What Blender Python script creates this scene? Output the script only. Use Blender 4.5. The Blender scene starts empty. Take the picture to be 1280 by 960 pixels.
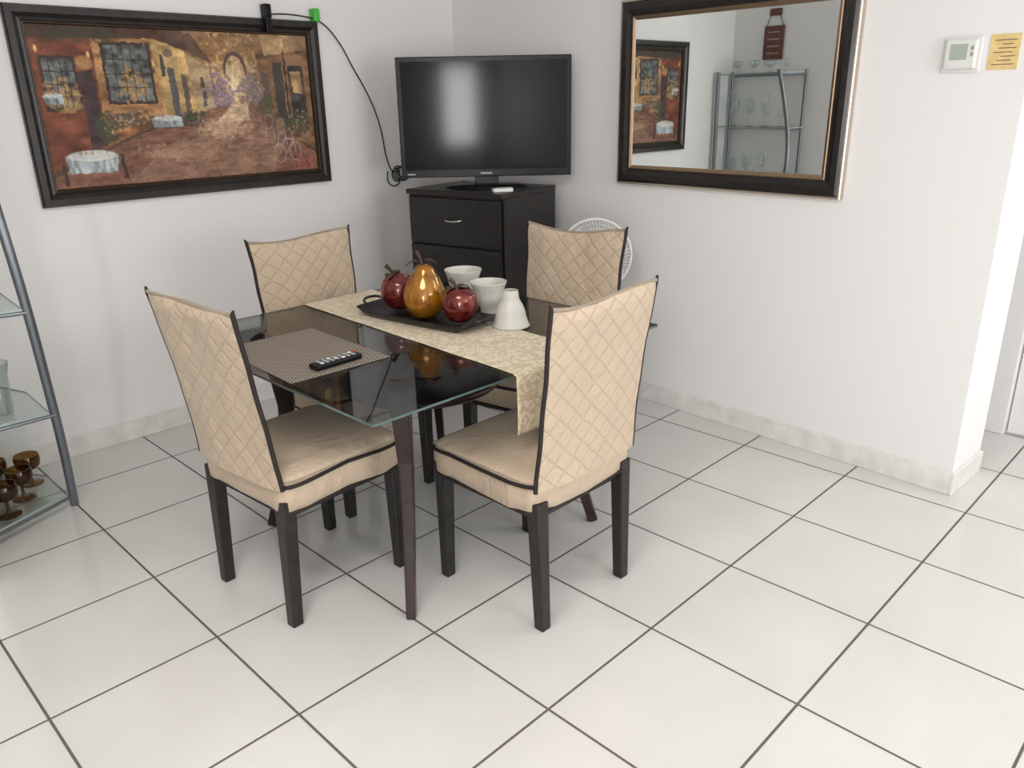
import bpy, bmesh, math, random
import numpy as np
from mathutils import Vector, Matrix
random.seed(4); rng=np.random.default_rng(7)
scene=bpy.context.scene
scene.view_settings.view_transform='Standard'
D=bpy.data
def link(o): scene.collection.objects.link(o); return o
# ---------------------------------------------------------------- materials
def mat(name,col,rough=.5,metal=0,spec=.5,trans=0,coat=0,bump=0,bscale=50,var=0,vscale=8,sheen=0):
    m=D.materials.new(name);m.use_nodes=True;nt=m.node_tree;b=nt.nodes['Principled BSDF']
    b.inputs['Base Color'].default_value=(*col,1);b.inputs['Roughness'].default_value=rough
    b.inputs['Metallic'].default_value=metal;b.inputs['Specular IOR Level'].default_value=spec
    b.inputs['Transmission Weight'].default_value=trans;b.inputs['Coat Weight'].default_value=coat
    b.inputs['Sheen Weight'].default_value=sheen
    tc=nt.nodes.new('ShaderNodeTexCoord')
    if bump:
        n=nt.nodes.new('ShaderNodeTexNoise');n.inputs['Scale'].default_value=bscale;n.inputs['Detail'].default_value=4
        nt.links.new(tc.outputs['Object'],n.inputs['Vector'])
        bp=nt.nodes.new('ShaderNodeBump');bp.inputs['Strength'].default_value=bump;bp.inputs['Distance'].default_value=.004
        nt.links.new(n.outputs['Fac'],bp.inputs['Height']);nt.links.new(bp.outputs['Normal'],b.inputs['Normal'])
    if var:
        n=nt.nodes.new('ShaderNodeTexNoise');n.inputs['Scale'].default_value=vscale;n.inputs['Detail'].default_value=6
        nt.links.new(tc.outputs['Object'],n.inputs['Vector'])
        r=nt.nodes.new('ShaderNodeValToRGB');r.color_ramp.elements[0].position=.35;r.color_ramp.elements[1].position=.7
        r.color_ramp.elements[0].color=(*[c*(1-var) for c in col],1);r.color_ramp.elements[1].color=(*[min(1,c*(1+var)) for c in col],1)
        nt.links.new(n.outputs['Fac'],r.inputs['Fac']);nt.links.new(r.outputs['Color'],b.inputs['Base Color'])
    return m
def nmath(nt,op,a,b=None,c=None):
    n=nt.nodes.new('ShaderNodeMath');n.operation=op
    for i,v in enumerate((a,b,c)):
        if v is None: continue
        if isinstance(v,(int,float)): n.inputs[i].default_value=v
        else: nt.links.new(v,n.inputs[i])
    return n.outputs[0]
def glassmat(name,tint,rough=0.0,k=.8,base=0.04):
    m=D.materials.new(name);m.use_nodes=True;nt=m.node_tree;nt.nodes.clear()
    o=nt.nodes.new('ShaderNodeOutputMaterial');mx=nt.nodes.new('ShaderNodeMixShader');t=nt.nodes.new('ShaderNodeBsdfTransparent')
    g=nt.nodes.new('ShaderNodeBsdfGlossy');fr=nt.nodes.new('ShaderNodeLayerWeight')
    t.inputs['Color'].default_value=(*tint,1);g.inputs['Roughness'].default_value=rough
    fac=nmath(nt,'ADD',nmath(nt,'MULTIPLY',nmath(nt,'POWER',fr.outputs['Facing'],4.5),k),base)
    nt.links.new(fac,mx.inputs[0]);nt.links.new(t.outputs[0],mx.inputs[1]);nt.links.new(g.outputs[0],mx.inputs[2]);nt.links.new(mx.outputs[0],o.inputs[0])
    return m
WALL=mat('wall_paint',(.87,.855,.84),.75,bump=.12,bscale=35)
CEIL=mat('ceiling_paint',(.87,.87,.86),.8)
BASE=mat('baseboard_tile',(.79,.77,.74),.35,var=.09,vscale=14)
TRIM=mat('white_trim',(.85,.84,.82),.4)
ESP=mat('espresso_wood',(.010,.008,.007),.32,var=.4,vscale=30)
LEGM=mat('black_brown_leg',(.013,.011,.010),.38,var=.5,vscale=40)
MAHO=mat('dark_mahogany',(.022,.008,.007),.3,var=.35,vscale=20)
PIPE=mat('dark_piping',(.014,.008,.007),.7)
BLK=mat('black_plastic',(.006,.006,.007),.25,spec=.25)
BLKM=mat('black_matte',(.015,.015,.015),.6)
SCREEN=mat('tv_screen',(.003,.005,.006),.10,spec=.18)
FRAME=mat('dark_frame',(.014,.010,.009),.3,var=.5,vscale=25)
GOLDB=mat('bronze_bead',(.35,.24,.15),.35,metal=.8,bump=.3,bscale=90)
SILV=mat('silver_liner',(.58,.50,.42),.3,metal=.85)
MIRR=mat('mirror_glass',(.84,.87,.86),.0,metal=1)
STEEL=mat('grey_steel',(.20,.22,.24),.35,metal=.7)
CHROME=mat('brushed_nickel',(.6,.6,.6),.25,metal=1)
WHITEP=mat('white_plastic',(.8,.8,.78),.35)
FROST=mat('frosted_glass',(.84,.83,.76),.35,trans=.3,spec=.5)
AMBG=glassmat('amber_glass',(.58,.43,.27),.02,.7,.05)
CLEARG=glassmat('clear_glass',(.91,.935,.93),.0,.8,.07)
SHELFG=glassmat('shelf_glass',(.90,.94,.93),.0,.6,.04)
TABG=glassmat('table_glass',(.53,.55,.55),.0,.65,.07)
TABE=mat('glass_edge',(.07,.12,.11),.12,spec=.8)
LCD=mat('lcd_grey',(.42,.48,.42),.3)
NOTE=mat('yellow_note',(.80,.60,.26),.7,var=.1,vscale=40)
INK=mat('note_ink',(.25,.16,.08),.7)
GREEN=mat('green_plastic',(.08,.5,.06),.4)
RED=mat('red_button',(.5,.02,.02),.4)
GREYB=mat('grey_button',(.35,.36,.38),.4)
BROWNP=mat('brown_plaque',(.13,.05,.035),.5,var=.3,vscale=20)
CREAMP=mat('plaque_letters',(.4,.3,.24),.6)
STEM=mat('stem_brown',(.05,.025,.015),.5)
def crackle(name,c1,c2,rough=.14,sc=22):
    m=mat(name,c1,rough,metal=.35,coat=.6);nt=m.node_tree;b=nt.nodes['Principled BSDF']
    tc=nt.nodes.new('ShaderNodeTexCoord');n=nt.nodes.new('ShaderNodeTexNoise');n.inputs['Scale'].default_value=sc;n.inputs['Detail'].default_value=8;n.inputs['Roughness'].default_value=.7
    nt.links.new(tc.outputs['Object'],n.inputs['Vector']);r=nt.nodes.new('ShaderNodeValToRGB')
    r.color_ramp.elements[0].position=.42;r.color_ramp.elements[0].color=(*c1,1);r.color_ramp.elements[1].position=.68;r.color_ramp.elements[1].color=(*c2,1)
    nt.links.new(n.outputs['Fac'],r.inputs['Fac']);nt.links.new(r.outputs[0],b.inputs['Base Color']);return m
REDF=crackle('red_lacquer',(.11,.006,.008),(.27,.05,.03))
GOLDF=crackle('gold_lacquer',(.44,.18,.012),(.18,.065,.008))
def quilt(name,strength,p=.072):
    m=mat(name,(.60,.45,.31),.85,sheen=.15);nt=m.node_tree;b=nt.nodes['Principled BSDF']
    uv=nt.nodes.new('ShaderNodeUVMap');uv.uv_map='UVMap';s=nt.nodes.new('ShaderNodeSeparateXYZ')
    wn=nt.nodes.new('ShaderNodeTexNoise');wn.inputs['Scale'].default_value=7;nt.links.new(uv.outputs[0],wn.inputs['Vector'])
    ad=nt.nodes.new('ShaderNodeVectorMath');ad.operation='MULTIPLY_ADD';ad.inputs[1].default_value=(.028,.028,0);nt.links.new(wn.outputs['Color'],ad.inputs[0]);nt.links.new(uv.outputs[0],ad.inputs[2])
    nt.links.new(ad.outputs[0],s.inputs[0])
    u,v=s.outputs[0],s.outputs[1]
    vv=nmath(nt,'MULTIPLY',v,1.05)
    def dl(x,pp=p):
        f=nmath(nt,'FRACT',nmath(nt,'DIVIDE',x,pp));return nmath(nt,'MULTIPLY',nmath(nt,'ABSOLUTE',nmath(nt,'SUBTRACT',f,.5)),2.)
    a=dl(nmath(nt,'ADD',nmath(nt,'ADD',u,vv),p*100));c=dl(nmath(nt,'ADD',nmath(nt,'SUBTRACT',u,vv),p*100))
    mx=nmath(nt,'MAXIMUM',a,c)
    hgt=nmath(nt,'SUBTRACT',1.0,nmath(nt,'POWER',mx,7.0))
    nz=nt.nodes.new('ShaderNodeTexNoise');nz.inputs['Scale'].default_value=26;nz.inputs['Detail'].default_value=4;nz.inputs['Distortion'].default_value=1.0;nt.links.new(uv.outputs[0],nz.inputs['Vector'])
    nz2=nt.nodes.new('ShaderNodeTexNoise');nz2.inputs['Scale'].default_value=9;nz2.inputs['Detail'].default_value=2;nz2.inputs['Distortion'].default_value=.8;nt.links.new(uv.outputs[0],nz2.inputs['Vector'])
    hh=nmath(nt,'ADD',nmath(nt,'ADD',nmath(nt,'MULTIPLY',hgt,strength*.75),nmath(nt,'MULTIPLY',nz.outputs['Fac'],1.2)),nmath(nt,'MULTIPLY',nz2.outputs['Fac'],3.0))
    bp=nt.nodes.new('ShaderNodeBump');bp.inputs['Strength'].default_value=.75;bp.inputs['Distance'].default_value=.005
    nt.links.new(hh,bp.inputs['Height']);nt.links.new(bp.outputs[0],b.inputs['Normal'])
    mix=nt.nodes.new('ShaderNodeMix');mix.data_type='RGBA'
    nt.links.new(nmath(nt,'MULTIPLY',nmath(nt,'POWER',mx,34.0),.33*min(1,strength)),mix.inputs[0])
    mix.inputs[6].default_value=(.54,.425,.31,1);mix.inputs[7].default_value=(.30,.22,.15,1);nt.links.new(mix.outputs[2],b.inputs['Base Color'])
    return m
QUILT=quilt('quilted_beige',1.0);SEATF=quilt('seat_beige',.12)
S=.456;OX,OY=1.2120,1.0989
FL=mat('floor_tiles',(.74,.73,.71),.16,spec=.5);nt=FL.node_tree;b=nt.nodes['Principled BSDF']
tc=nt.nodes.new('ShaderNodeTexCoord');s=nt.nodes.new('ShaderNodeSeparateXYZ');nt.links.new(tc.outputs['Object'],s.inputs[0])
def gr(x,o):
    f=nmath(nt,'FRACT',nmath(nt,'ADD',nmath(nt,'DIVIDE',nmath(nt,'SUBTRACT',x,o),S),40.5))
    return nmath(nt,'MULTIPLY',nmath(nt,'ABSOLUTE',nmath(nt,'SUBTRACT',f,.5)),S)
d=nmath(nt,'MINIMUM',gr(s.outputs[0],OX),gr(s.outputs[1],OY))
mr=nt.nodes.new('ShaderNodeMapRange');mr.inputs[1].default_value=.0026;mr.inputs[2].default_value=.0044;nt.links.new(d,mr.inputs[0])
nz=nt.nodes.new('ShaderNodeTexNoise');nz.inputs['Scale'].default_value=2.2;nz.inputs['Detail'].default_value=5;nt.links.new(tc.outputs['Object'],nz.inputs['Vector'])
cr=nt.nodes.new('ShaderNodeValToRGB');cr.color_ramp.elements[0].position=.3;cr.color_ramp.elements[1].position=.7
cr.color_ramp.elements[0].color=(.68,.665,.64,1);cr.color_ramp.elements[1].color=(.74,.73,.71,1);nt.links.new(nz.outputs['Fac'],cr.inputs[0])
mx=nt.nodes.new('ShaderNodeMix');mx.data_type='RGBA';nt.links.new(mr.outputs[0],mx.inputs[0]);mx.inputs[6].default_value=(.13,.11,.10,1);nt.links.new(cr.outputs[0],mx.inputs[7])
nt.links.new(mx.outputs[2],b.inputs['Base Color'])
rr=nt.nodes.new('ShaderNodeMapRange');rr.inputs[3].default_value=.8;rr.inputs[4].default_value=.13;nt.links.new(mr.outputs[0],rr.inputs[0]);nt.links.new(rr.outputs[0],b.inputs['Roughness'])
bp=nt.nodes.new('ShaderNodeBump');bp.inputs['Distance'].default_value=.002;bp.inputs['Strength'].default_value=.6;nt.links.new(mr.outputs[0],bp.inputs['Height']);nt.links.new(bp.outputs[0],b.inputs['Normal'])
RUN=mat('runner_jacquard',(.72,.62,.42),.6,sheen=.3);nt=RUN.node_tree;b=nt.nodes['Principled BSDF']
tc=nt.nodes.new('ShaderNodeTexCoord');n1=nt.nodes.new('ShaderNodeTexNoise');n1.inputs['Scale'].default_value=26;n1.inputs['Detail'].default_value=3;n1.inputs['Distortion'].default_value=2.2
nt.links.new(tc.outputs['Object'],n1.inputs['Vector']);cr=nt.nodes.new('ShaderNodeValToRGB');cr.color_ramp.elements[0].position=.49;cr.color_ramp.elements[1].position=.53
cr.color_ramp.elements[0].color=(.60,.48,.31,1);cr.color_ramp.elements[1].color=(.76,.67,.50,1);nt.links.new(n1.outputs['Fac'],cr.inputs[0]);nt.links.new(cr.outputs[0],b.inputs['Base Color'])
PM=mat('woven_placemat',(.2,.16,.12),.6);nt=PM.node_tree;b=nt.nodes['Principled BSDF']
tc=nt.nodes.new('ShaderNodeTexCoord');ck=nt.nodes.new('ShaderNodeTexChecker');ck.inputs['Scale'].default_value=150;ck.inputs['Color1'].default_value=(.38,.33,.27,1);ck.inputs['Color2'].default_value=(.06,.045,.035,1)
nt.links.new(tc.outputs['Object'],ck.inputs['Vector']);nt.links.new(ck.outputs[0],b.inputs['Base Color'])
# ---------------------------------------------------------------- mesh helpers
def empty(name,loc=(0,0,0),rz=0):
    e=D.objects.new(name,None);e.empty_display_size=.1;e.location=loc;e.rotation_euler=(0,0,math.radians(rz));return link(e)
def obj(name,verts,faces,m,parent=None,smooth=False,loc=(0,0,0),rot=(0,0,0)):
    me=D.meshes.new(name);me.from_pydata([tuple(v) for v in verts],[],faces);me.update()
    if m: me.materials.append(m)
    o=D.objects.new(name,me);link(o);o.location=loc;o.rotation_euler=rot
    if parent: o.parent=parent
    if smooth: me.polygons.foreach_set('use_smooth',[True]*len(me.polygons))
    return o
def bev(o,w,seg=2):
    md=o.modifiers.new('b','BEVEL');md.width=w;md.segments=seg;md.limit_method='ANGLE';return o
def box(name,lo,hi,m,parent=None,bevel=0,rot=(0,0,0)):
    c=[(a+b_)/2 for a,b_ in zip(lo,hi)];h=[(b_-a)/2 for a,b_ in zip(lo,hi)]
    v=[(x*h[0],y*h[1],z*h[2]) for x in(-1,1) for y in(-1,1) for z in(-1,1)]
    f=[(0,1,3,2),(4,6,7,5),(0,4,5,1),(2,3,7,6),(0,2,6,4),(1,5,7,3)]
    o=obj(name,v,f,m,parent,loc=c,rot=rot)
    if bevel: bev(o,bevel)
    return o
def lathe(name,prof,m,parent=None,loc=(0,0,0),rot=(0,0,0),seg=32,scale=(1,1,1)):
    v=[];f=[];n=len(prof)
    for i in range(seg):
        a=2*math.pi*i/seg
        for r,z in prof: v.append((r*math.cos(a)*scale[0],r*math.sin(a)*scale[1],z*scale[2]))
    for i in range(seg):
        j=(i+1)%seg
        for k in range(n-1): f.append((i*n+k,j*n+k,j*n+k+1,i*n+k+1))
    o=obj(name,v,f,m,parent,True,loc,rot)
    bm=bmesh.new();bm.from_mesh(o.data);bmesh.ops.remove_doubles(bm,verts=bm.verts,dist=1e-5);bmesh.ops.recalc_face_normals(bm,faces=bm.faces);bm.to_mesh(o.data);bm.free()
    return o
def tube(name,pts,r,m,parent=None,smooth=True,cyc=False,res=3):
    c=D.curves.new(name,'CURVE');c.dimensions='3D';c.bevel_depth=1.0;c.bevel_resolution=res;c.use_fill_caps=True
    sp=c.splines.new('NURBS' if smooth else 'POLY');sp.points.add(len(pts)-1)
    for i,p in enumerate(pts):
        sp.points[i].co=(*p,1);sp.points[i].radius=r[i] if isinstance(r,(list,tuple)) else r
    if smooth: sp.use_endpoint_u=True;sp.order_u=min(4,len(pts))
    sp.use_cyclic_u=cyc;c.resolution_u=6
    t=D.objects.new('tmp',c);link(t);bpy.context.view_layer.update()
    me=D.meshes.new_from_object(t.evaluated_get(bpy.context.evaluated_depsgraph_get()));D.objects.remove(t)
    me.name=name;me.materials.clear();me.materials.append(m);o=D.objects.new(name,me);link(o)
    me.polygons.foreach_set('use_smooth',[True]*len(me.polygons))
    if parent: o.parent=parent
    return o
def taper(name,p0,p1,w0,w1,m,parent,bevel=.004):
    v=[]
    for p,w in((p0,w0),(p1,w1)):
        for sx,sy in((-1,-1),(1,-1),(1,1),(-1,1)): v.append((p[0]+sx*w/2,p[1]+sy*w/2,p[2]))
    return bev(obj(name,v,[(3,2,1,0),(4,5,6,7),(0,1,5,4),(1,2,6,5),(2,3,7,6),(3,0,4,7)],m,parent),bevel)
def sweep_rect(name,path,dirh,w,hh,m,parent,ks,ws=None):
    v=[];f=[];n=len(path)
    for i,p in enumerate(path):
        p=Vector(p);t=(Vector(path[min(i+1,n-1)])-Vector(path[max(i-1,0)])).normalized()
        side=dirh.cross(Vector((0,0,1))).normalized(); nrm=side.cross(t).normalized()
        k=ks[i];kw=ws[i] if ws else 1
        for a,b_ in((-1,-1),(1,-1),(1,1),(-1,1)): v.append(p+side*a*w/2*kw+nrm*b_*hh/2*k)
    for i in range(n-1):
        for k in range(4): f.append((i*4+k,i*4+(k+1)%4,(i+1)*4+(k+1)%4,(i+1)*4+k))
    f.append((3,2,1,0));f.append(tuple((n-1)*4+k for k in range(4)))
    o=obj(name,v,f,m,parent);return bev(o,.005)
# ---------------------------------------------------------------- room
YW=3.72;CH=2.6;WR=-2.862
fo=box('floor',(-3.2,-3.2,-.1),(4.3,3.9,0),FL)
for v in fo.data.vertices: v.co+=fo.location
fo.location=(0,0,0)
box('ceiling',(-3.2,-3.2,CH),(4.3,3.9,CH+.1),CEIL)
box('wall_left',(.26,YW,0),(3.6,YW+.15,CH),WALL)
wr=box('wall_right',(0,-.262,0),(.30,2.80,CH),WALL)
Rm=Matrix.Rotation(math.radians(WR),4,'Z')
def on_rw(o):
    o.matrix_world=Matrix.Translation((3.165,1,0))@Rm@Matrix.Translation(o.location)
on_rw(wr)
on_rw(box('baseboard_right',(-.014,-.262,0),(0,2.72,.092),BASE,bevel=.003))
on_rw(box('baseboard_end',(-.014,-.276,0),(.30,-.262,.092),BASE,bevel=.003))
box('baseboard_left',(.38,YW-.014,0),(3.28,YW,.092),BASE,bevel=.003)
box('wall_stub',(.26,2.82,0),(.38,YW,CH),WALL)
box('wall_side',(-3.1,YW-.02,0),(.26,YW+.13,CH),WALL)
box('wall_hall',(3.97,-3.1,0),(4.1,3.8,CH),WALL)
box('wall_hall_end',(3.3,3.4,0),(3.97,3.5,CH),WALL)
box('trim_1',(3.925,.745,0),(3.97,.83,2.1),TRIM,bevel=.006)
dd=empty('door_1',(0,0,0));box('slab',(3.955,-.1,.01),(3.969,.738,2.04),TRIM,dd)
for a,b_ in((.2,.95),(1.05,1.95)): box('panel',(3.949,.02,a),(3.956,.6,b_),TRIM,dd,.005)
box('knob_plate',(3.93,.62,.98),(3.956,.67,1.03),CHROME,dd,.01)
box('trim_2',(3.925,-.21,0),(3.97,-.1,2.1),TRIM,bevel=.006)
box('baseboard_hall',(3.958,.83,0),(3.97,3.4,.092),BASE)
def wall_open(name,axis,pos,th,lo,hi,o0,o1,z0,z1):
    def bx(a,b_,c,d_):
        return ((pos,a,c),(pos+th,b_,d_)) if axis=='x' else ((a,pos,c),(b_,pos+th,d_))
    e=empty(name)
    for i,(a,b_,c,d_) in enumerate(((lo,o0,0,CH),(o1,hi,0,CH),(o0,o1,0,z0),(o0,o1,z1,CH))):
        l,h_=bx(a,b_,c,d_);box('part_%d'%i,l,h_,WALL,e)
wall_open('wall_rear','x',-3.1,.1,-3.1,YW,-2.75,-1.95,.85,2.0)
wall_open('wall_front','y',-3.1,.1,-3.1,3.97,.6,2.4,.3,2.2)
w=empty('window_1')
for y in(-2.75,-2.01): box('bar',(-3.08,y,.85),(-3.03,y+.06,2.0),TRIM,w)
for z in(.85,1.95): box('rail',(-3.08,-2.75,z),(-3.03,-1.95,z+.05),TRIM,w)
w=empty('added_window_2')  # unseen window, added so light reaches the right-hand floor
for x in(.6,1.47,2.34): box('bar',(x,-3.08,.3),(x+.06,-3.03,2.2),TRIM,w)
for z in(.3,2.15): box('rail',(.6,-3.08,z),(2.4,-3.03,z+.05),TRIM,w)
# ---------------------------------------------------------------- chairs
def grid_uv(name,fn,nu,nv,m,parent,closed=False):
    v=[];uvs=[];f=[]
    for j in range(nv+1):
        for i in range(nu+1):
            p,t=fn(i/nu,j/nv);v.append(p);uvs.append(t)
    for j in range(nv):
        for i in range(nu): a=j*(nu+1)+i;f.append((a,a+1,a+nu+2,a+nu+1))
    o=obj(name,v,f,m,parent,True);uvl=o.data.uv_layers.new(name='UVMap')
    for l in o.data.loops: uvl.data[l.index].uv=uvs[l.vertex_index]
    return o
def chair(loc,rz,seed,lean=.062):
    e=empty('dining_chair',loc,rz)
    def back_pt(u,v):
        ztop=.982+.014*u*u+.007*math.sin(3*u+seed)
        z=.462+(ztop-.462)*v
        w=.220+.006*v-.009*math.sin(math.pi*v)+.002*math.sin(17*v+seed)
        y=-.218-lean*v**1.25+.010*math.sin(math.pi*v)*(1-u*u)
        return w*u,y,z
    for sx in(-1,1):
        taper('leg_front',(sx*.194,.208,0),(sx*.192,.205,.42),.034,.046,LEGM,e)
        taper('leg_rear',(sx*.19,-.213,0),(sx*.192,-.197,.42),.036,.046,LEGM,e)
    prof=[(.955,.383),(.995,.390),(1.0,.43),(1.0,.468),(.985,.482),(.93,.492),(.8,.499),(.5,.506),(.001,.508)]
    N=120;v=[];f=[];uvs=[]
    for k,(sc,z) in enumerate(prof):
        for i in range(N+1):
            a=2*math.pi*i/N;ex=.2
            x=.227*math.copysign(abs(math.cos(a))**ex,math.cos(a));y=.229*math.copysign(abs(math.sin(a))**ex,math.sin(a))+.008
            per=math.atan2(y,x)
            sag=0.005*math.sin(per*5+seed)*(z<.4)
            sc2=sc*(1+(.014*math.sin(per*9+seed*2)+.009*math.sin(per*23+seed))*(z<.46))
            v.append((x*sc2,y*sc2,z+sag+(.004*math.sin(14*x*sc+seed)*math.cos(11*y*sc+seed*2) if z>.495 else 0)))
            uvs.append((per/math.pi*.92,z) if k<4 else (x*sc,y*sc))
    for k in range(len(prof)-1):
        for i in range(N): a=k*(N+1)+i;f.append((a,a+1,a+N+2,a+N+1))
    o=obj('seat',v,f,SEATF,e,True);uvl=o.data.uv_layers.new(name='UVMap')
    for l in o.data.loops: uvl.data[l.index].uv=uvs[l.vertex_index]
    def ring(z,sc):
        out=[]
        for i in range(120):
            a=2*math.pi*i/120;ex=.2
            x=.227*sc*math.copysign(abs(math.cos(a))**ex,math.cos(a));y=(.229*math.copysign(abs(math.sin(a))**ex,math.sin(a))+.008)*sc
            out.append((x,y,z+.005*math.sin(math.atan2(y,x)*5+seed)))
        return out
    tube('piping_seat',ring(.469,1.006),.0058,PIPE,e,False,True)
    tube('piping_hem',ring(.386,.99),.0045,PIPE,e,False,True)
    box('seat_frame',(-.2,-.2,.36),(.2,.21,.40),LEGM,e)
    for side,nm in((1,'back_front'),(-1,'back_rear')):
        def fn(a,b_,side=side):
            u=a*2-1;x,y,z=back_pt(u,b_)
            th=(.005+.018*(1-abs(u)**3))*(1-.75*max(0,(b_-.93)/.07)**2)
            k=1-abs(u)**4
            th+=k*(.0035*math.sin(9*x+6*z+seed*3)+.0028*math.sin(21*x-11*z+seed*5)+.0016*math.sin(48*x+17*z+seed)*math.sin(19*z+seed*2))
            return (x,y+side*th,z),(x,z)
        o=grid_uv(nm,fn,70,80,QUILT,e)
        if side>0:
            for pl in o.data.polygons: pl.flip()
    for sx in(-1,1):
        pts=[Vector(back_pt(sx,t/14)) for t in range(15)]
        tube('piping_side',[tuple(p) for p in pts],.0068,PIPE,e,False)
    tube('top_seam',[back_pt(-1+2*t/20,1) for t in range(21)],.0060,QUILT,e,False)
    for sx in(-1,1):
        p=back_pt(sx,1);tube('tie',[p,(p[0]+sx*.006,p[1],p[2]+.012)],[.0065,.003],PIPE,e,False)
    return e
chair((1.638,1.548,0),0,0.3)
chair((1.149,2.098,0),-86,1.7,.078)
chair((1.644,2.535,0),180,3.1)
chair((2.18,2.022,0),100,4.4)
# ---------------------------------------------------------------- table
T=empty('dining_table',(0,0,0))
x0,x1,y0,y1=1.01,2.21,1.485,2.68
def rrect(x0,x1,y0,y1,r,n=6):
    out=[]
    for cx,cy,a0 in((x1-r,y1-r,0),(x0+r,y1-r,90),(x0+r,y0+r,180),(x1-r,y0+r,270)):
        for i in range(n+1):
            a=math.radians(a0+90*i/n);out.append((cx+r*math.cos(a),cy+r*math.sin(a)))
    return out
rr_=rrect(x0,x1,y0,y1,.012);n=len(rr_)
zb,zt=.743,.750
me=[(x,y,zb) for x,y in rr_]+[(x,y,zt) for x,y in rr_]
o=obj('glass_top',me,[tuple(range(n,2*n)),tuple(range(n-1,-1,-1))]+[(i,(i+1)%n,n+(i+1)%n,n+i) for i in range(n)],TABG,T)
o.data.materials.append(TABE)
for i,p in enumerate(o.data.polygons): p.material_index=0 if i<2 else 1
cx,cy=1.63,2.075
for fx,fy in((1.21,1.66),(2.05,1.63),(2.05,2.49),(1.21,2.49)):
    dv=Vector((cx-fx,cy-fy,0));dh=dv.normalized()
    path=[(fx+dv.x*a,fy+dv.y*a,z) for a,z in ((0,0),(.05,.10),(.11,.22),(.16,.35),(.18,.48),(.165,.60),(.11,.69),(.06,.742))]
    sweep_rect('leg',path,dh,.034,.045,MAHO,T,[.8,.85,.95,1.05,1.2,1.5,1.6,1.2],[.85,.9,1,1.1,1.25,1.45,1.5,1.3])
    path=[(fx+dv.x*a,fy+dv.y*a,z) for a,z in((.14,.66),(.4,.665),(.7,.63),(.97,.58))]
    sweep_rect('brace',path,dh,.034,.07,MAHO,T,[1.2,1,1.1,1.4])
lathe('hub',[(0,.52),(.05,.52),(.075,.54),(.075,.64),(.05,.66),(0,.66)],MAHO,T,(cx,cy,0))
lathe('shelf_disc',[(0,.555),(.27,.555),(.28,.565),(.28,.578),(.27,.585),(0,.585)],MAHO,T,(cx,cy,0),seg=48)
def run_fn(a,b_):
    s=b_*(1.195+.18+.12)-.18;x=1.50+a*.325
    if s<0:
        z=.7525+s;y=1.479-.010*math.sin(-s*9)-.004*math.sin(a*9);z=min(z,.7525)
    elif s>1.195: z=.7525-(s-1.195);y=2.686+.004*math.sin(a*8)
    else: y=1.485+s;z=.7525+.0012*math.sin(a*7+s*11)**2
    sk=.06*(b_-.12)
    return (x+sk,y,z),(x,y)
ro=grid_uv('table_runner',run_fn,24,120,RUN,None);md=ro.modifiers.new('s','SOLIDIFY');md.thickness=.0015;md.offset=1
pm=box('placemat',(1.04,1.895,.7505),(1.375,2.36,.7535),PM,None,.001);pm.rotation_euler=(0,0,math.radians(-2))
def remote(name,loc,rz,body,L=.165):
    e=empty(name,loc,rz)
    box('body',(-L/2,-.023,0),(L/2,.023,.018),body,e,.006)
    for i in range(7):
        for j in range(3):
            box('key',(-L/2+.02+i*.019*L/.165,-.016+j*.012,.0175),(-L/2+.031+i*.019*L/.165,-.008+j*.012,.0205),GREYB if (i+j)%4 else WHITEP,e,.001)
    lathe('power',[(0,.021),(.005,.021),(.005,.017)],RED,e,(L/2-.012,.012,0),seg=12)
remote('remote_control',(1.215,1.95,.7537),3,BLK)
remote('remote_control',(2.752,2.785,1.0653),-30,WHITEP,.10)
tr=empty('serving_tray',(1.715,2.135,.7565),8.0)
hx,hy=.095,.25
def tray_fn(a,b_):
    x=(a*2-1);y=(b_*2-1);e=max(abs(x),abs(y));r=max(0,(e-.78)/.22)
    z=.008+.018*r*r+.010*(max(0,abs(y)-.8)/.2)**2
    return (x*hx*(1+.08*(1-abs(y)**3)),y*hy,z),(x,y)
t_=grid_uv('dish',tray_fn,24,50,ESP,tr);md=t_.modifiers.new('s','SOLIDIFY');md.thickness=.006
for sy in(-1,1):
    tube('handle',[(-.05,sy*.245,.030),(-.045,sy*.28,.042),(0,sy*.292,.045),(.045,sy*.28,.042),(.05,sy*.245,.030)],.005,ESP,tr)
for sx in(-1,1):
    for sy in(-1,1): lathe('foot',[(0,0),(.01,0),(.012,.01),(0,.01)],ESP,tr,(sx*.07,sy*.2,0),seg=12)
def lprof(pts,n=28):
    out=[];P=[pts[0]]+pts+[pts[-1]]
    for i in range(1,len(P)-2):
        for k in range(5):
            t=k/5;q=[.5*((2*P[i][c])+(-P[i-1][c]+P[i+1][c])*t+(2*P[i-1][c]-5*P[i][c]+4*P[i+1][c]-P[i+2][c])*t*t+(-P[i-1][c]+3*P[i][c]-3*P[i+1][c]+P[i+2][c])*t**3) for c in(0,1)]
            out.append((max(0,q[0]),q[1]))
    out.append(pts[-1]);return out
apple=lprof([(0,.012),(.02,.004),(.04,.012),(.06,.045),(.064,.075),(.055,.105),(.032,.122),(.015,.118),(0,.106)])
pear=lprof([(0,.01),(.03,.0),(.058,.022),(.074,.06),(.070,.10),(.054,.135),(.040,.158),(.028,.178),(.013,.185),(0,.178)])
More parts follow.
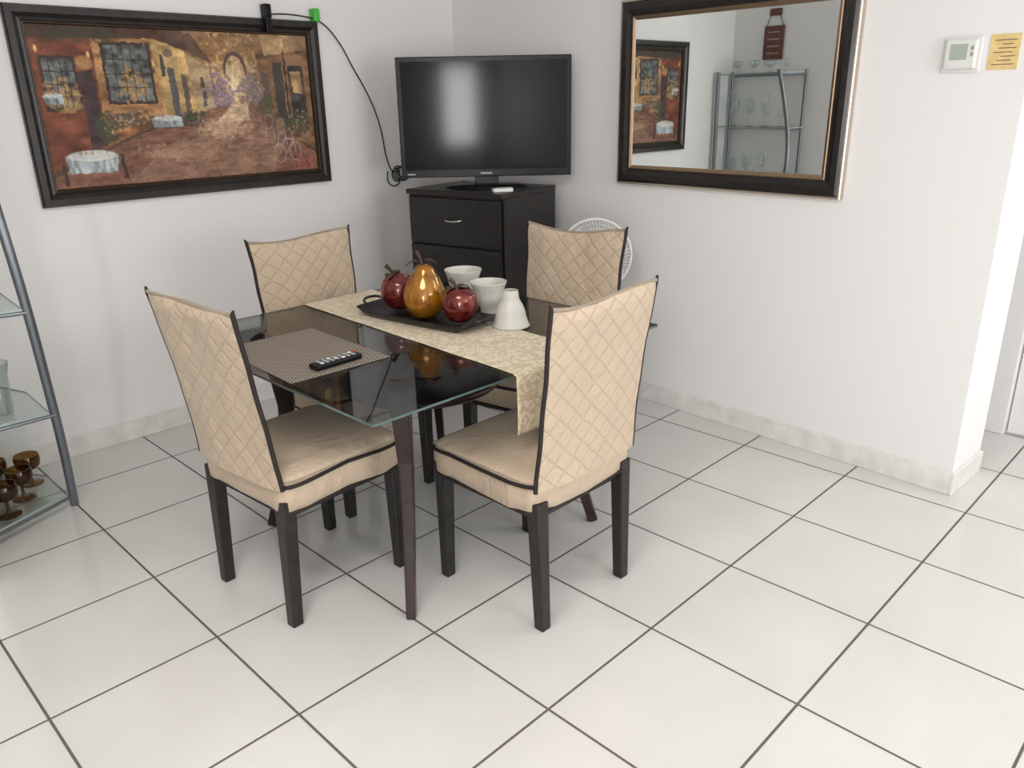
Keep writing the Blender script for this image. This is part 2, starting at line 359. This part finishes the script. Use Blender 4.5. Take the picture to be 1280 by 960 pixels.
def fruit(name,loc,prof,m,sc,rot,top,lrot):
    e=empty(name,loc,lrot);e.scale=(sc,sc,sc)
    lathe('body',prof,m,e,rot=rot)
    tube('stem',[(0,0,top-.01),(.003,.004,top+.02),(-.016,.026,top+.045)],[.004,.0045,.008],STEM,e)
    for s_ in(1,-1):
        v=[];f=[]
        for i in range(7):
            t=i/6;w_=.017*math.sin(math.pi*min(.98,t+.02));v+= [(s_*t*.055,.01-w_,top+.012+.014*math.sin(t*3)-.012*t),(s_*t*.055,.01+w_,top+.012+.014*math.sin(t*3)-.012*t)]
        for i in range(6): f.append((2*i,2*i+1,2*i+3,2*i+2))
        l=obj('leaf',v,f,STEM,e,True);l.modifiers.new('s','SOLIDIFY').thickness=.002
fruit('decorative_apple',(1.708,2.290,.770),apple,REDF,1.04,(.15,0,0),.11,30)
fruit('decorative_pear',(1.70,2.125,.770),pear,GOLDF,1.0,(0,.05,0),.18,-40)
fruit('decorative_apple',(1.728,1.972,.770),apple,REDF,.97,(0,.1,0),.11,-10)
shade=lprof([(.024,.0),(.027,.012),(.030,.03),(.045,.06),(.052,.09),(.062,.118)])
def lshade(loc,flip,sc):
    p=[(r,z) for r,z in shade]
    if flip: p=[(r,.118-z) for r,z in p]
    p=p+[(r-.003,z) for r,z in reversed(p)]
    e=empty('frosted_lamp_shade',loc);e.scale=(sc,sc,sc);lathe('shade',p+[p[0]],FROST,e)
    return e
lshade((1.855,1.850,.7555),True,1.05)
lshade((1.905,2.01,.7505),False,1.08)
lshade((1.965,2.21,.7505),False,1.15)
j=empty('candle_jar',(2.165,1.535,.7505))
lathe('jar',[(0,0),(.026,0),(.029,.01),(.029,.07),(.024,.08),(.024,.09),(0,.09)],WHITEP,j)
lathe('label',[(.0295,.015),(.0295,.045)],mat('label_red',(.45,.1,.07),.5,var=.6,vscale=60),j)
# ---------------------------------------------------------------- dresser
dr=empty('dresser',(2.68,2.715,0),10)
W_,DP,H_=.60,.48,1.065
box('carcass',(.015,0,.06),(DP,W_,H_-.025),ESP,dr,.003)
box('top',(-.006,-.003,H_-.025),(DP+.0,W_+.003,H_),ESP,dr,.004)
box('plinth',(.03,.01,0),(DP,W_-.01,.06),ESP,dr)
for i in range(4):
    zt_=H_-.035-i*.241
    box('drawer_%d'%i,(-.004,.012,zt_-.231),(.016,W_-.012,zt_),ESP,dr,.004)
    tube('handle_%d'%i,[(-.004,W_/2-.05,zt_-.105),(-.022,W_/2-.045,zt_-.107),(-.028,W_/2,zt_-.113),(-.022,W_/2+.045,zt_-.107),(-.004,W_/2+.05,zt_-.105)],.005,CHROME,dr)
# ---------------------------------------------------------------- TV
tv=empty('television',(2.868,3.015,0),-44.3)
w2=.432;zb,zt=1.118,1.69
box('bezel_body',(-w2,0,zb),(w2,.035,zt),BLK,tv,.004)
box('back_bulge',(-.3,.03,zb+.06),(.3,.065,zt-.08),BLKM,tv,.01)
box('screen',(-w2+.022,-.0015,zb+.036),(w2-.022,.0,zt-.022),SCREEN,tv)
box('logo',(-.03,-.002,zb+.013),(.03,0,zb+.022),GREYB,tv)
box('sticker',(-w2+.03,-.002,zb+.013),(-w2+.07,0,zb+.020),GREYB,tv)
box('neck',(-.06,.01,1.075),(.06,.04,zb+.02),BLK,tv,.004)
lathe('stand_base',[(0,0),(.20,0),(.2,.006),(.17,.014),(.05,.02),(0,.02)],BLK,tv,(0,.01,1.0655),scale=(1.05,.58,1),seg=48)
# ---------------------------------------------------------------- fan
fa=empty('pedestal_fan',(2.99,2.395,0),-52)
fc=.775;R=.172
lathe('base',[(0,0),(.16,0),(.165,.012),(.14,.03),(.03,.045),(0,.045)],WHITEP,fa,(0,.03,0),seg=40)
tube('pole',[(0,.03,.04),(0,.03,.45),(0,.045,fc-.03)],.014,WHITEP,fa,False)
lathe('motor',[(0,0),(.05,.0),(.06,.03),(.055,.09),(0,.11)],WHITEP,fa,(0,0,fc),(-math.pi/2,0,0))
def circ(r,y): return [(r*math.cos(2*math.pi*i/40),y,fc+r*math.sin(2*math.pi*i/40)) for i in range(40)]
tube('rim',circ(R,-.03),.006,WHITEP,fa,False,True)
tube('rim_back',circ(R*.98,-.0),.005,WHITEP,fa,False,True)
for k in range(6): tube('ring',circ(R*(.25+.125*k),-.068+.032*(.25+.125*k)**2),.0013,WHITEP,fa,False,True,1)
for i in range(64):
    a=2*math.pi*i/64
    tube('wire',[(.03*math.cos(a),-.07,fc+.03*math.sin(a)),(R*.6*math.cos(a+.2),-.062,fc+R*.6*math.sin(a+.2)),(R*math.cos(a+.3),-.03,fc+R*math.sin(a+.3))],.0014,WHITEP,fa,False,False,1)
lathe('cap',[(0,.0),(.035,0),(.03,.008),(0,.01)],WHITEP,fa,(0,-.066,fc),(math.pi/2,0,0))
for k in range(3):
    a=k*2*math.pi/3;v=[];f=[]
    for i in range(6):
        t=i/5;r=.03+t*.125;wd=.02+.07*t
        for s_ in(0,1): an=a+s_*wd/r*.9;v.append((r*math.cos(an),-.02-.02*s_,fc+r*math.sin(an)))
    for i in range(5): f.append((2*i,2*i+1,2*i+3,2*i+2))
    bl=obj('blade',v,f,WHITEP,fa,True);bl.modifiers.new('s','SOLIDIFY').thickness=.002
# ---------------------------------------------------------------- painting
pic=empty('framed_street_painting',(0,0,0))
fx0,fx1,fz0,fz1=.995,2.385,1.098,1.868;bw=.068
def frame(e,prof,a0,a1,b0,b1,tf,m,nm):
    v=[];f=[];n=len(prof)
    for ca,cb in((0,0),(1,0),(1,1),(0,1)):
        for ins,hh in prof:
            a=a0+ins if ca==0 else a1-ins;b_=b0+ins if cb==0 else b1-ins;v.append(tf(a,b_,hh))
    for c in range(4):
        d_=(c+1)%4
        for k in range(n-1): f.append((c*n+k,d_*n+k,d_*n+k+1,c*n+k+1))
    o=obj(nm,v,f,m,e);bm=bmesh.new();bm.from_mesh(o.data);bmesh.ops.recalc_face_normals(bm,faces=bm.faces);bm.to_mesh(o.data);bm.free();return o
tfp=lambda a,b_,h_:(a,YW-.002-h_,b_)
frame(pic,[(0,0),(0,.022),(.006,.03),(.03,.030),(.045,.022),(.056,.024),(.062,.018)],fx0,fx1,fz0,fz1,tfp,FRAME,'moulding')
frame(pic,[(.060,.0),(.060,.020),(.065,.021),(.069,.012),(.069,0)],fx0,fx1,fz0,fz1,tfp,mat('frame_bead',(.06,.035,.02),.4,metal=.4),'bead')
W,H=440,230
uu,vv=np.meshgrid(np.linspace(0,1,W),np.linspace(0,1,H))
def noise_at(X,Y):
    g=rng.random((256,256));xi=np.floor(X).astype(int);yi=np.floor(Y).astype(int);fx_=X-xi;fy_=Y-yi
    fx_=fx_*fx_*(3-2*fx_);fy_=fy_*fy_*(3-2*fy_);xi%=255;yi%=255
    return g[yi,xi]*(1-fx_)*(1-fy_)+g[yi,xi+1]*fx_*(1-fy_)+g[yi+1,xi]*(1-fx_)*fy_+g[yi+1,xi+1]*fx_*fy_
def noise(sx,sy): return noise_at(uu*sx,vv*sy)
img=np.zeros((H,W,3));img[:]=(.10,.06,.04)
warpx=uu+.006*(noise(80,45)-.5);warpy=vv+.011*(noise(80,45)-.5)
def poly(pts,col,alpha=1,tex=.0,tc=(30,20)):
    m=np.zeros((H,W),bool);n=len(pts);j=n-1
    for i in range(n):
        xi,yi=pts[i];xj,yj=pts[j]
        c=((yi>warpy)!=(yj>warpy))&(warpx<(xj-xi)*(warpy-yi)/((yj-yi) if yj!=yi else 1e-9)+xi);m^=c;j=i
    cc=np.array(col)[None,None]*(1+tex*(noise(*tc)-.5)[...,None]*2)
    img[m]=(img*(1-alpha)+cc*alpha)[m]
def blob(x,y,rx,ry,col,alpha=1,soft=1.0,br=0):
    dd_=((uu-x)/rx)**2+((vv-y)/ry)**2
    if br: dd_=dd_+br*(noise(90,50)-.5)*2
    a=np.clip((1-dd_)/soft,0,1)*alpha;img[:]=img*(1-a[...,None])+np.array(col)[None,None]*a[...,None]
poly([(.50,0),(.84,0),(.82,.58),(.52,.58)],(.24,.15,.08),1,.5)
blob(.665,.24,.13,.32,(.68,.44,.22),.9,1,.7);blob(.675,.33,.045,.17,(.92,.70,.42),.95,1,.4)
blob(.60,.12,.08,.12,(.30,.15,.06),.85,.6,1.2);blob(.75,.10,.07,.11,(.28,.16,.07),.85,.6,1.2)
blob(.60,.41,.080,.14,(.27,.19,.24),.9,.5,.9);blob(.745,.39,.060,.13,(.27,.20,.20),.85,.5,.9)
# street in perspective
sx_=(uu-.685)/np.maximum(vv-.42,.02);sy_=1/np.maximum(vv-.42,.03)
cob=noise_at(sx_*9+60,sy_*7+3);cob2=noise_at(sx_*20+90,sy_*14+5)
str0=img.copy()
poly([(.62,.50),(.74,.50),(1.0,.88),(1,1),(0,1),(0,.93),(.3,.68)],(.22,.105,.070),1,.2,(40,30))
poly([(.64,.50),(.735,.50),(.84,.80),(.80,1),(.22,1),(.42,.74)],(.27,.15,.10),1,.2,(40,30))
poly([(.655,.49),(.72,.49),(.72,.60),(.58,.63)],(.58,.41,.27),.95,.3,(60,40))
blob(.62,.66,.13,.08,(.50,.33,.21),.8,1,.7);blob(.46,.80,.20,.08,(.40,.24,.15),.7,1,.7);blob(.62,.90,.20,.06,(.34,.19,.12),.6,1,.8)
chg=np.abs(img-str0).sum(-1)>1e-6
img[chg]*=(.60+.5*cob+.36*cob2)[chg][:,None]
# left buildings
poly([(0,0),(.42,0),(.42,.58),(.25,.70),(0,.90)],(.27,.115,.05),1,.6,(26,34))
poly([(.0,0),(.20,0),(.20,.72),(0,.88)],(.19,.06,.035),1,.5,(24,24))
poly([(.19,.0),(.405,.0),(.405,.56),(.19,.68)],(.37,.19,.08),1,.6,(24,34))
poly([(.385,0.02),(.50,.10),(.53,.53),(.40,.60)],(.53,.35,.15),1,.5,(26,26))
poly([(.50,.14),(.585,.24),(.588,.51),(.525,.54)],(.42,.29,.16),1,.4,(26,26))
poly([(.38,.0),(.53,.02),(.60,.21),(.50,.13),(.38,.05)],(.12,.065,.045),1,.4)
poly([(.0,.0),(.42,0),(.41,.06),(0,.08)],(.09,.04,.028),1,.4)
for (a,b_,c,d_) in((.225,.11,.37,.46),(.03,.20,.12,.50)):
    poly([(a-.010,b_-.02),(c+.010,b_-.02),(c+.010,d_+.02),(a-.010,d_+.02)],(.06,.035,.03))
    poly([(a,b_),(c,b_),(c,d_),(a,d_)],(.12,.13,.125),1,.9,(50,34))
    blob((a+c)/2,(b_+d_)/2+.08,.055,.12,(.55,.33,.12),.7,1,.8)
    for k in range(1,5): x=a+(c-a)*k/5;poly([(x-.0014,b_),(x+.0014,b_),(x+.0014,d_),(x-.0014,d_)],(.05,.03,.025))
    for k in range(1,4): y=b_+(d_-b_)*k/4;poly([(a,y-.003),(c,y-.003),(c,y+.003),(a,y+.003)],(.05,.03,.025))
poly([(.13,.28),(.18,.26),(.185,.74),(.135,.78)],(.06,.035,.035),1,.5);blob(.157,.22,.03,.05,(.45,.25,.1),.8,.6)
poly([(.43,.24),(.455,.25),(.46,.60),(.435,.61)],(.11,.10,.10));poly([(.475,.28),(.495,.29),(.5,.55),(.48,.56)],(.14,.10,.08))
poly([(.545,.3),(.56,.31),(.562,.5),(.548,.51)],(.11,.08,.07));poly([(.41,.16),(.42,.16),(.425,.3),(.41,.3)],(.08,.07,.07))
for t in np.linspace(0,math.pi,40): blob(.685+.042*math.cos(t),.27-.13*math.sin(t),.007,.02,(.12,.07,.06),.8)
# right building
poly([(.77,.0),(1,0),(1,.84),(.90,.74),(.79,.58)],(.23,.125,.07),1,.55,(26,26))
poly([(.80,.0),(1,0),(1,.10),(.81,.15)],(.37,.24,.13),1,.5)
poly([(.84,.20),(.88,.20),(.885,.62),(.845,.58)],(.07,.055,.05));poly([(.905,.22),(.97,.22),(.98,.64),(.91,.60)],(.07,.06,.055),1,.6)
poly([(.915,.26),(.96,.26),(.965,.42),(.92,.41)],(.36,.22,.11),1,.7);poly([(.79,.26),(.82,.27),(.822,.52),(.795,.50)],(.13,.09,.07))
poly([(.888,.05),(.894,.05),(.90,.74),(.893,.74)],(.03,.025,.025));blob(.891,.07,.012,.05,(.7,.5,.25),.9)
def flowers(x,y,rx,ry,n,cols,r=.005):
    for _ in range(n):
        a=random.random()*6.28;q=math.sqrt(random.random());c=random.choice(cols);blob(x+rx*q*math.cos(a),y+ry*q*math.sin(a),r*random.uniform(.6,1.3),r*1.9*random.uniform(.6,1.3),c,.8)
G1=(.055,.065,.038);G2=(.11,.11,.055)
blob(.20,.62,.05,.10,G1,.9,.5,.9);blob(.28,.58,.09,.05,(.11,.08,.05),.9,.5,.9);blob(.50,.58,.05,.06,G1,.9,.5,.8);blob(.41,.60,.04,.05,G1,.9,.5,.8)
blob(.93,.64,.07,.09,G1,.8,.5,.9);blob(.80,.50,.035,.09,G2,.8,.5,.9);blob(.16,.05,.2,.05,G1,.6,.5,.9)
flowers(.22,.60,.05,.07,26,[(.40,.12,.09),(.45,.27,.17),G2]);flowers(.30,.56,.08,.04,34,[(.45,.28,.18),(.40,.15,.11),G2,(.46,.38,.3)])
flowers(.6,.40,.065,.11,80,[(.42,.29,.40),(.29,.20,.32),(.52,.36,.37),G2]);flowers(.75,.42,.05,.10,50,[(.36,.26,.34),G2,(.52,.36,.30)])
flowers(.50,.57,.04,.05,24,[(.35,.18,.18),G2]);flowers(.94,.62,.05,.08,30,[(.40,.12,.12),G2,(.42,.32,.22)])
flowers(.93,.93,.06,.06,60,[(.42,.04,.05),(.52,.10,.10),G1],.006);flowers(.33,.09,.06,.03,12,[(.40,.2,.09)],.004)
def cloth(x,y,w_,h_):
    poly([(x-w_,y),(x+w_,y),(x+w_*.92,y+h_),(x-w_*.92,y+h_)],(.33,.37,.38),1,.6,(110,20));blob(x,y,w_,h_*.35,(.56,.57,.53),1,.3)
    for _ in range(5): blob(x+random.uniform(-.6,.6)*w_,y-.02,.005,.018,(.4,.2,.12),.9)
cloth(.13,.80,.085,.11);cloth(.405,.575,.055,.06);cloth(.045,.42,.03,.05)
poly([(.03,.84),(.042,.84),(.042,.98),(.03,.98)],(.07,.035,.03));poly([(.222,.80),(.233,.80),(.235,.96),(.222,.96)],(.07,.035,.03))
def ringp(x,y,rx,ry,c,w_=.003):
    for t in np.linspace(0,6.28,60): blob(x+rx*math.cos(t),y+ry*math.sin(t),w_,w_*1.8,c,.7)
def linep(a,b_,c,w_=.003):
    for t in np.linspace(0,1,26): blob(a[0]+(b_[0]-a[0])*t,a[1]+(b_[1]-a[1])*t,w_,w_*1.8,c,.7)
BK=(.42,.36,.31)
ringp(.835,.86,.024,.070,BK);ringp(.905,.85,.024,.070,BK);linep((.835,.86),(.862,.75),BK);linep((.862,.75),(.90,.76),BK);linep((.865,.86),(.90,.76),BK);linep((.905,.85),(.895,.70),BK)
CHC=(.24,.30,.31)
for x,y in((.80,.62),(.85,.66)): ringp(x,y,.016,.05,CHC,.003);linep((x-.015,y+.06),(x-.02,y+.13),CHC);linep((x+.015,y+.06),(x+.02,y+.13),CHC)
blob(.44,.15,.02,.03,(.18,.13,.10),.9,.3)
for x,y in((.175,.17),(.385,.22),(.02,.14)): blob(x,y,.007,.026,(.85,.55,.25),.9)
br=(noise(220,80)*.5+noise(110,140)*.5-.5);br2=noise(12,8)-.5;img*=(1+.6*br+.45*br2)[...,None]
img=np.clip(img*1.02,0,1)
ca0,ca1,cb0,cb1=fx0+bw,fx1-bw,fz0+bw,fz1-bw
V=np.stack([ca0+uu*(ca1-ca0),np.full_like(uu,YW-.010),cb1-vv*(cb1-cb0)],-1).reshape(-1,3)
idx=np.arange(W*H).reshape(H,W)
F=np.stack([idx[:-1,:-1],idx[1:,:-1],idx[1:,1:],idx[:-1,1:]],-1).reshape(-1,4)
CV=D.materials.new('painted_canvas');CV.use_nodes=True;nt=CV.node_tree;at=nt.nodes.new('ShaderNodeVertexColor');at.layer_name='Col'
nt.links.new(at.outputs[0],nt.nodes['Principled BSDF'].inputs['Base Color']);nt.nodes['Principled BSDF'].inputs['Roughness'].default_value=.5
nt.nodes['Principled BSDF'].inputs['Specular IOR Level'].default_value=.3
co=obj('canvas',V.tolist(),F.tolist(),CV,pic)
ca=co.data.color_attributes.new('Col','FLOAT_COLOR','POINT');ca.data.foreach_set('color',np.concatenate([img.reshape(-1,3),np.ones((W*H,1))],1).astype(np.float32).ravel())
# ---------------------------------------------------------------- mirror (on rotated right wall)
def rwempty(name): return empty(name,(3.165,1,0),WR)
mi=rwempty('wall_mirror')
tfm=lambda a,b_,h_:(-.002-h_,a-1,b_)
my0,my1,mz0,mz1=1.305,2.445,1.090,1.905
frame(mi,[(0,0),(0,.026),(.004,.030),(.010,.030)],my0,my1,mz0,mz1,tfm,SILV,'outer_edge')
frame(mi,[(.010,.029),(.022,.036),(.045,.036),(.062,.028),(.072,.026)],my0,my1,mz0,mz1,tfm,FRAME,'moulding')
frame(mi,[(.072,.026),(.076,.029),(.084,.024),(.089,.020),(.089,.002)],my0,my1,mz0,mz1,tfm,GOLDB,'bead')
gm=box('glass',(-.014,my0+.082-1,mz0+.082),(-.011,my1-.082-1,mz1-.082),MIRR,mi);gm.rotation_euler=(0,0,math.radians(1.0))
th=rwempty('thermostat')
box('backplate',(-.010,.885-1,1.545),(-.001,1.01-1,1.66),WHITEP,th,.006);box('body',(-.026,.895-1,1.555),(-.010,1.0-1,1.65),WHITEP,th,.008)
box('display',(-.0275,.925-1,1.585),(-.0255,.98-1,1.635),LCD,th);
for k in range(2): box('button',(-.028,.905-1,1.595+k*.02),(-.0255,.915-1,1.608+k*.02),GREYB,th,.002)
no=rwempty('wall_note')
box('paper',(-.003,.775-1,1.55),(-.001,.865-1,1.66),NOTE,no)
for k in range(7): box('line_%d'%k,(-.0036,.785-1+.01*(k%2),1.565+k*.0125),(-.003,.852-1-.012*(k%3),1.568+k*.0125),INK,no)
# ---------------------------------------------------------------- cable on left wall
cb=empty('power_cable')
cy_=YW-.012
P=[(2.12,cy_-.03,1.885),(2.20,cy_-.03,1.893),(2.30,cy_-.03,1.885),(2.37,cy_-.02,1.88),(2.45,cy_,1.85),(2.53,cy_,1.76),(2.58,cy_,1.66),(2.65,cy_,1.56),(2.71,cy_,1.44),(2.75,cy_,1.30),(2.755,cy_,1.18),(2.79,cy_,1.12)]
tube('lead',P,.0035,BLKM,cb)
random.seed(3)
co_=[(2.80+.065*math.cos(t*1.1)*(.5+.5*random.random())+.01*t/3,cy_-.01-.01*random.random(),1.105+.06*math.sin(t*1.1)*(.5+.5*random.random())) for t in range(26)]
tube('coil',[(2.79,cy_,1.12)]+co_+[(2.87,cy_-.02,1.16)],.0035,BLKM,cb)
tube('loop',[(2.76,cy_-.005,1.12),(2.74,cy_-.005,1.06),(2.80,cy_-.005,1.02),(2.85,cy_-.005,1.05),(2.84,cy_-.005,1.12)],.0035,BLKM,cb)
box('adapter',(2.085,YW-.06,1.80),(2.115,YW-.034,1.875),BLK,cb,.005);box('clip_black',(2.09,YW-.05,1.868),(2.125,YW-.005,1.93),BLK,cb,.006)
box('clip_green',(2.355,YW-.055,1.865),(2.385,YW-.005,1.925),GREEN,cb,.006)
# ---------------------------------------------------------------- etagere
sh=empty('glass_etagere')
A_=[(.75,3.22,0),(.735,3.13,.25),(.715,3.06,.45),(.69,2.99,.85),(.672,2.985,1.1),(.665,3.03,1.35),(.66,3.13,1.66)]
B_=[(.60,3.68,0),(.60,3.68,.45),(.60,3.68,.85),(.61,3.68,1.25),(.62,3.68,1.66)]
tube('post_1',A_,.016,STEEL,sh);tube('post_2',B_,.016,STEEL,sh)
tube('post_3',[(.41,3.05,0),(.41,3.05,1.66)],.012,STEEL,sh,False);tube('post_4',[(.41,3.69,0),(.41,3.69,1.66)],.012,STEEL,sh,False)
def interp(P,z):
    for a,b_ in zip(P,P[1:]):
        if a[2]<=z<=b_[2]: t=(z-a[2])/(b_[2]-a[2]);return (a[0]+(b_[0]-a[0])*t,a[1]+(b_[1]-a[1])*t)
    return P[-1][:2]
tiers=[.06,.45,.85,1.25,1.64]
for z in tiers:
    a=interp(A_,z);b_=interp(B_,z)
    mid=((a[0]+b_[0])/2+.05,(a[1]+b_[1])/2)
    edge=[(.41,min(3.05,a[1]+.02)),( a[0]-.015,a[1]+.005),(mid[0],mid[1]),(b_[0],b_[1]-.01),(.41,3.69)]
    n=len(edge);v=[(x,y,z-.004) for x,y in edge]+[(x,y,z+.004) for x,y in edge]
    o=obj('shelf_glass',v,[tuple(range(n,2*n)),tuple(range(n-1,-1,-1))]+[(i,(i+1)%n,n+(i+1)%n,n+i) for i in range(n)],SHELFG,sh)
    o.data.materials.append(mat('shelf_edge',(.34,.42,.40),.15) if z==.06 else D.materials['shelf_edge'])
    for i,p in enumerate(o.data.polygons): p.material_index=0 if i<2 else 1
    tube('rail_a',[(a[0],a[1],z-.012),(.41,3.05,z-.012)],.007,STEEL,sh,False);tube('rail_b',[(.41,3.69,z-.012),(.41,3.05,z-.012)],.007,STEEL,sh,False)
gob=lprof([(0,0),(.034,.0),(.034,.004),(.008,.012),(.006,.045),(.012,.055),(.036,.07),(.041,.10),(.038,.115)])
gob=gob+[(max(0,r-.002),z) for r,z in reversed(gob) if z>.06]+[(0,.062)]
ga=empty('amber_goblets')
for x,y in((.60,3.28),(.52,3.17),(.66,3.40),(.55,3.43),(.46,3.3)): lathe('goblet',gob,AMBG,ga,(x,y,.0645),scale=(1.15,1.15,1.1))
va=empty('glass_vase',(.575,3.13,.4545));lathe('vase',[(0,0),(.03,0),(.032,.01),(.04,.15),(.05,.2),(.047,.2),(.037,.15),(.028,.012),(0,.012)],CLEARG,va)
wine=lprof([(0,0),(.03,.0),(.03,.003),(.004,.01),(.004,.07),(.02,.085),(.033,.11),(.034,.14),(.028,.17)])
gl=empty('stemware_set')
for z in(.854,1.254,1.644):
    for k in range(7):
        x=.48+.09*(k%2)+.02*random.random();y=3.18+k*.07
        if z<1 and k<1: continue
        lathe('glass',wine,CLEARG,gl,(x,y,z+.0005),scale=(1,1,random.uniform(.8,1.5)) if z<1.6 else (1.1,1.1,.55),seg=16)
pq=empty('hanging_wall_plaque')
py=3.36
for z0,z1,w_ in((1.74,1.98,.085),(2.05,2.10,.05)): box('board',(.382,py-w_,z0),(.397,py+w_,z1),BROWNP,pq,.006)
for k in range(4): box('lettering',(.397,py-.05,1.78+k*.05),(.399,py+.05,1.790+k*.05),CREAMP,pq)
for s_ in(-1,1): tube('chain',[(.39,py+s_*.04,2.05),(.39,py+s_*.07,1.98)],.003,BLKM,pq,False)
# ---------------------------------------------------------------- lights
def area(name,loc,rot,sx,sy,p,col):
    l=D.lights.new(name,'AREA');l.shape='RECTANGLE';l.size=sx;l.size_y=sy;l.energy=p;l.color=col
    o=D.objects.new(name,l);link(o);o.location=loc;o.rotation_euler=rot
area('window_light_rear',(-2.95,-2.30,1.42),(0,math.radians(-90),0),1.05,.6,66,(.97,.98,1))
area('added_fill_front',(1.5,-2.95,1.3),(math.radians(90),0,0),1.75,1.85,56,(.99,.985,1))  # fill at the unseen front opening, added to light the floor at right
area('added_ceiling_fill',(.2,.9,2.55),(0,0,0),1.0,1.0,33,(1,.95,.89))  # added soft fill below the ceiling to brighten the walls, no fitting there
area('hall_light',(3.7,-.6,2.55),(0,0,0),.4,1.2,11,(1,.97,.93))
wd=D.worlds.new('w');scene.world=wd;wd.use_nodes=True;wd.node_tree.nodes['Background'].inputs[0].default_value=(.93,.96,1,1);wd.node_tree.nodes['Background'].inputs[1].default_value=1.5
# ---------------------------------------------------------------- camera
cam=D.cameras.new('camera');o=D.objects.new('camera',cam);link(o);scene.camera=o
cam.sensor_width=36;cam.lens=985.86/1280*36;cam.clip_start=.02
r=Vector((.70144,-.71250,-.01797)).normalized();u_=Vector((.25339,.22573,.94066));u_=(u_-r*u_.dot(r)).normalized();bk=r.cross(u_)
o.matrix_world=Matrix(((r.x,u_.x,bk.x,0),(r.y,u_.y,bk.y,0),(r.z,u_.z,bk.z,1.4846),(0,0,0,1)))
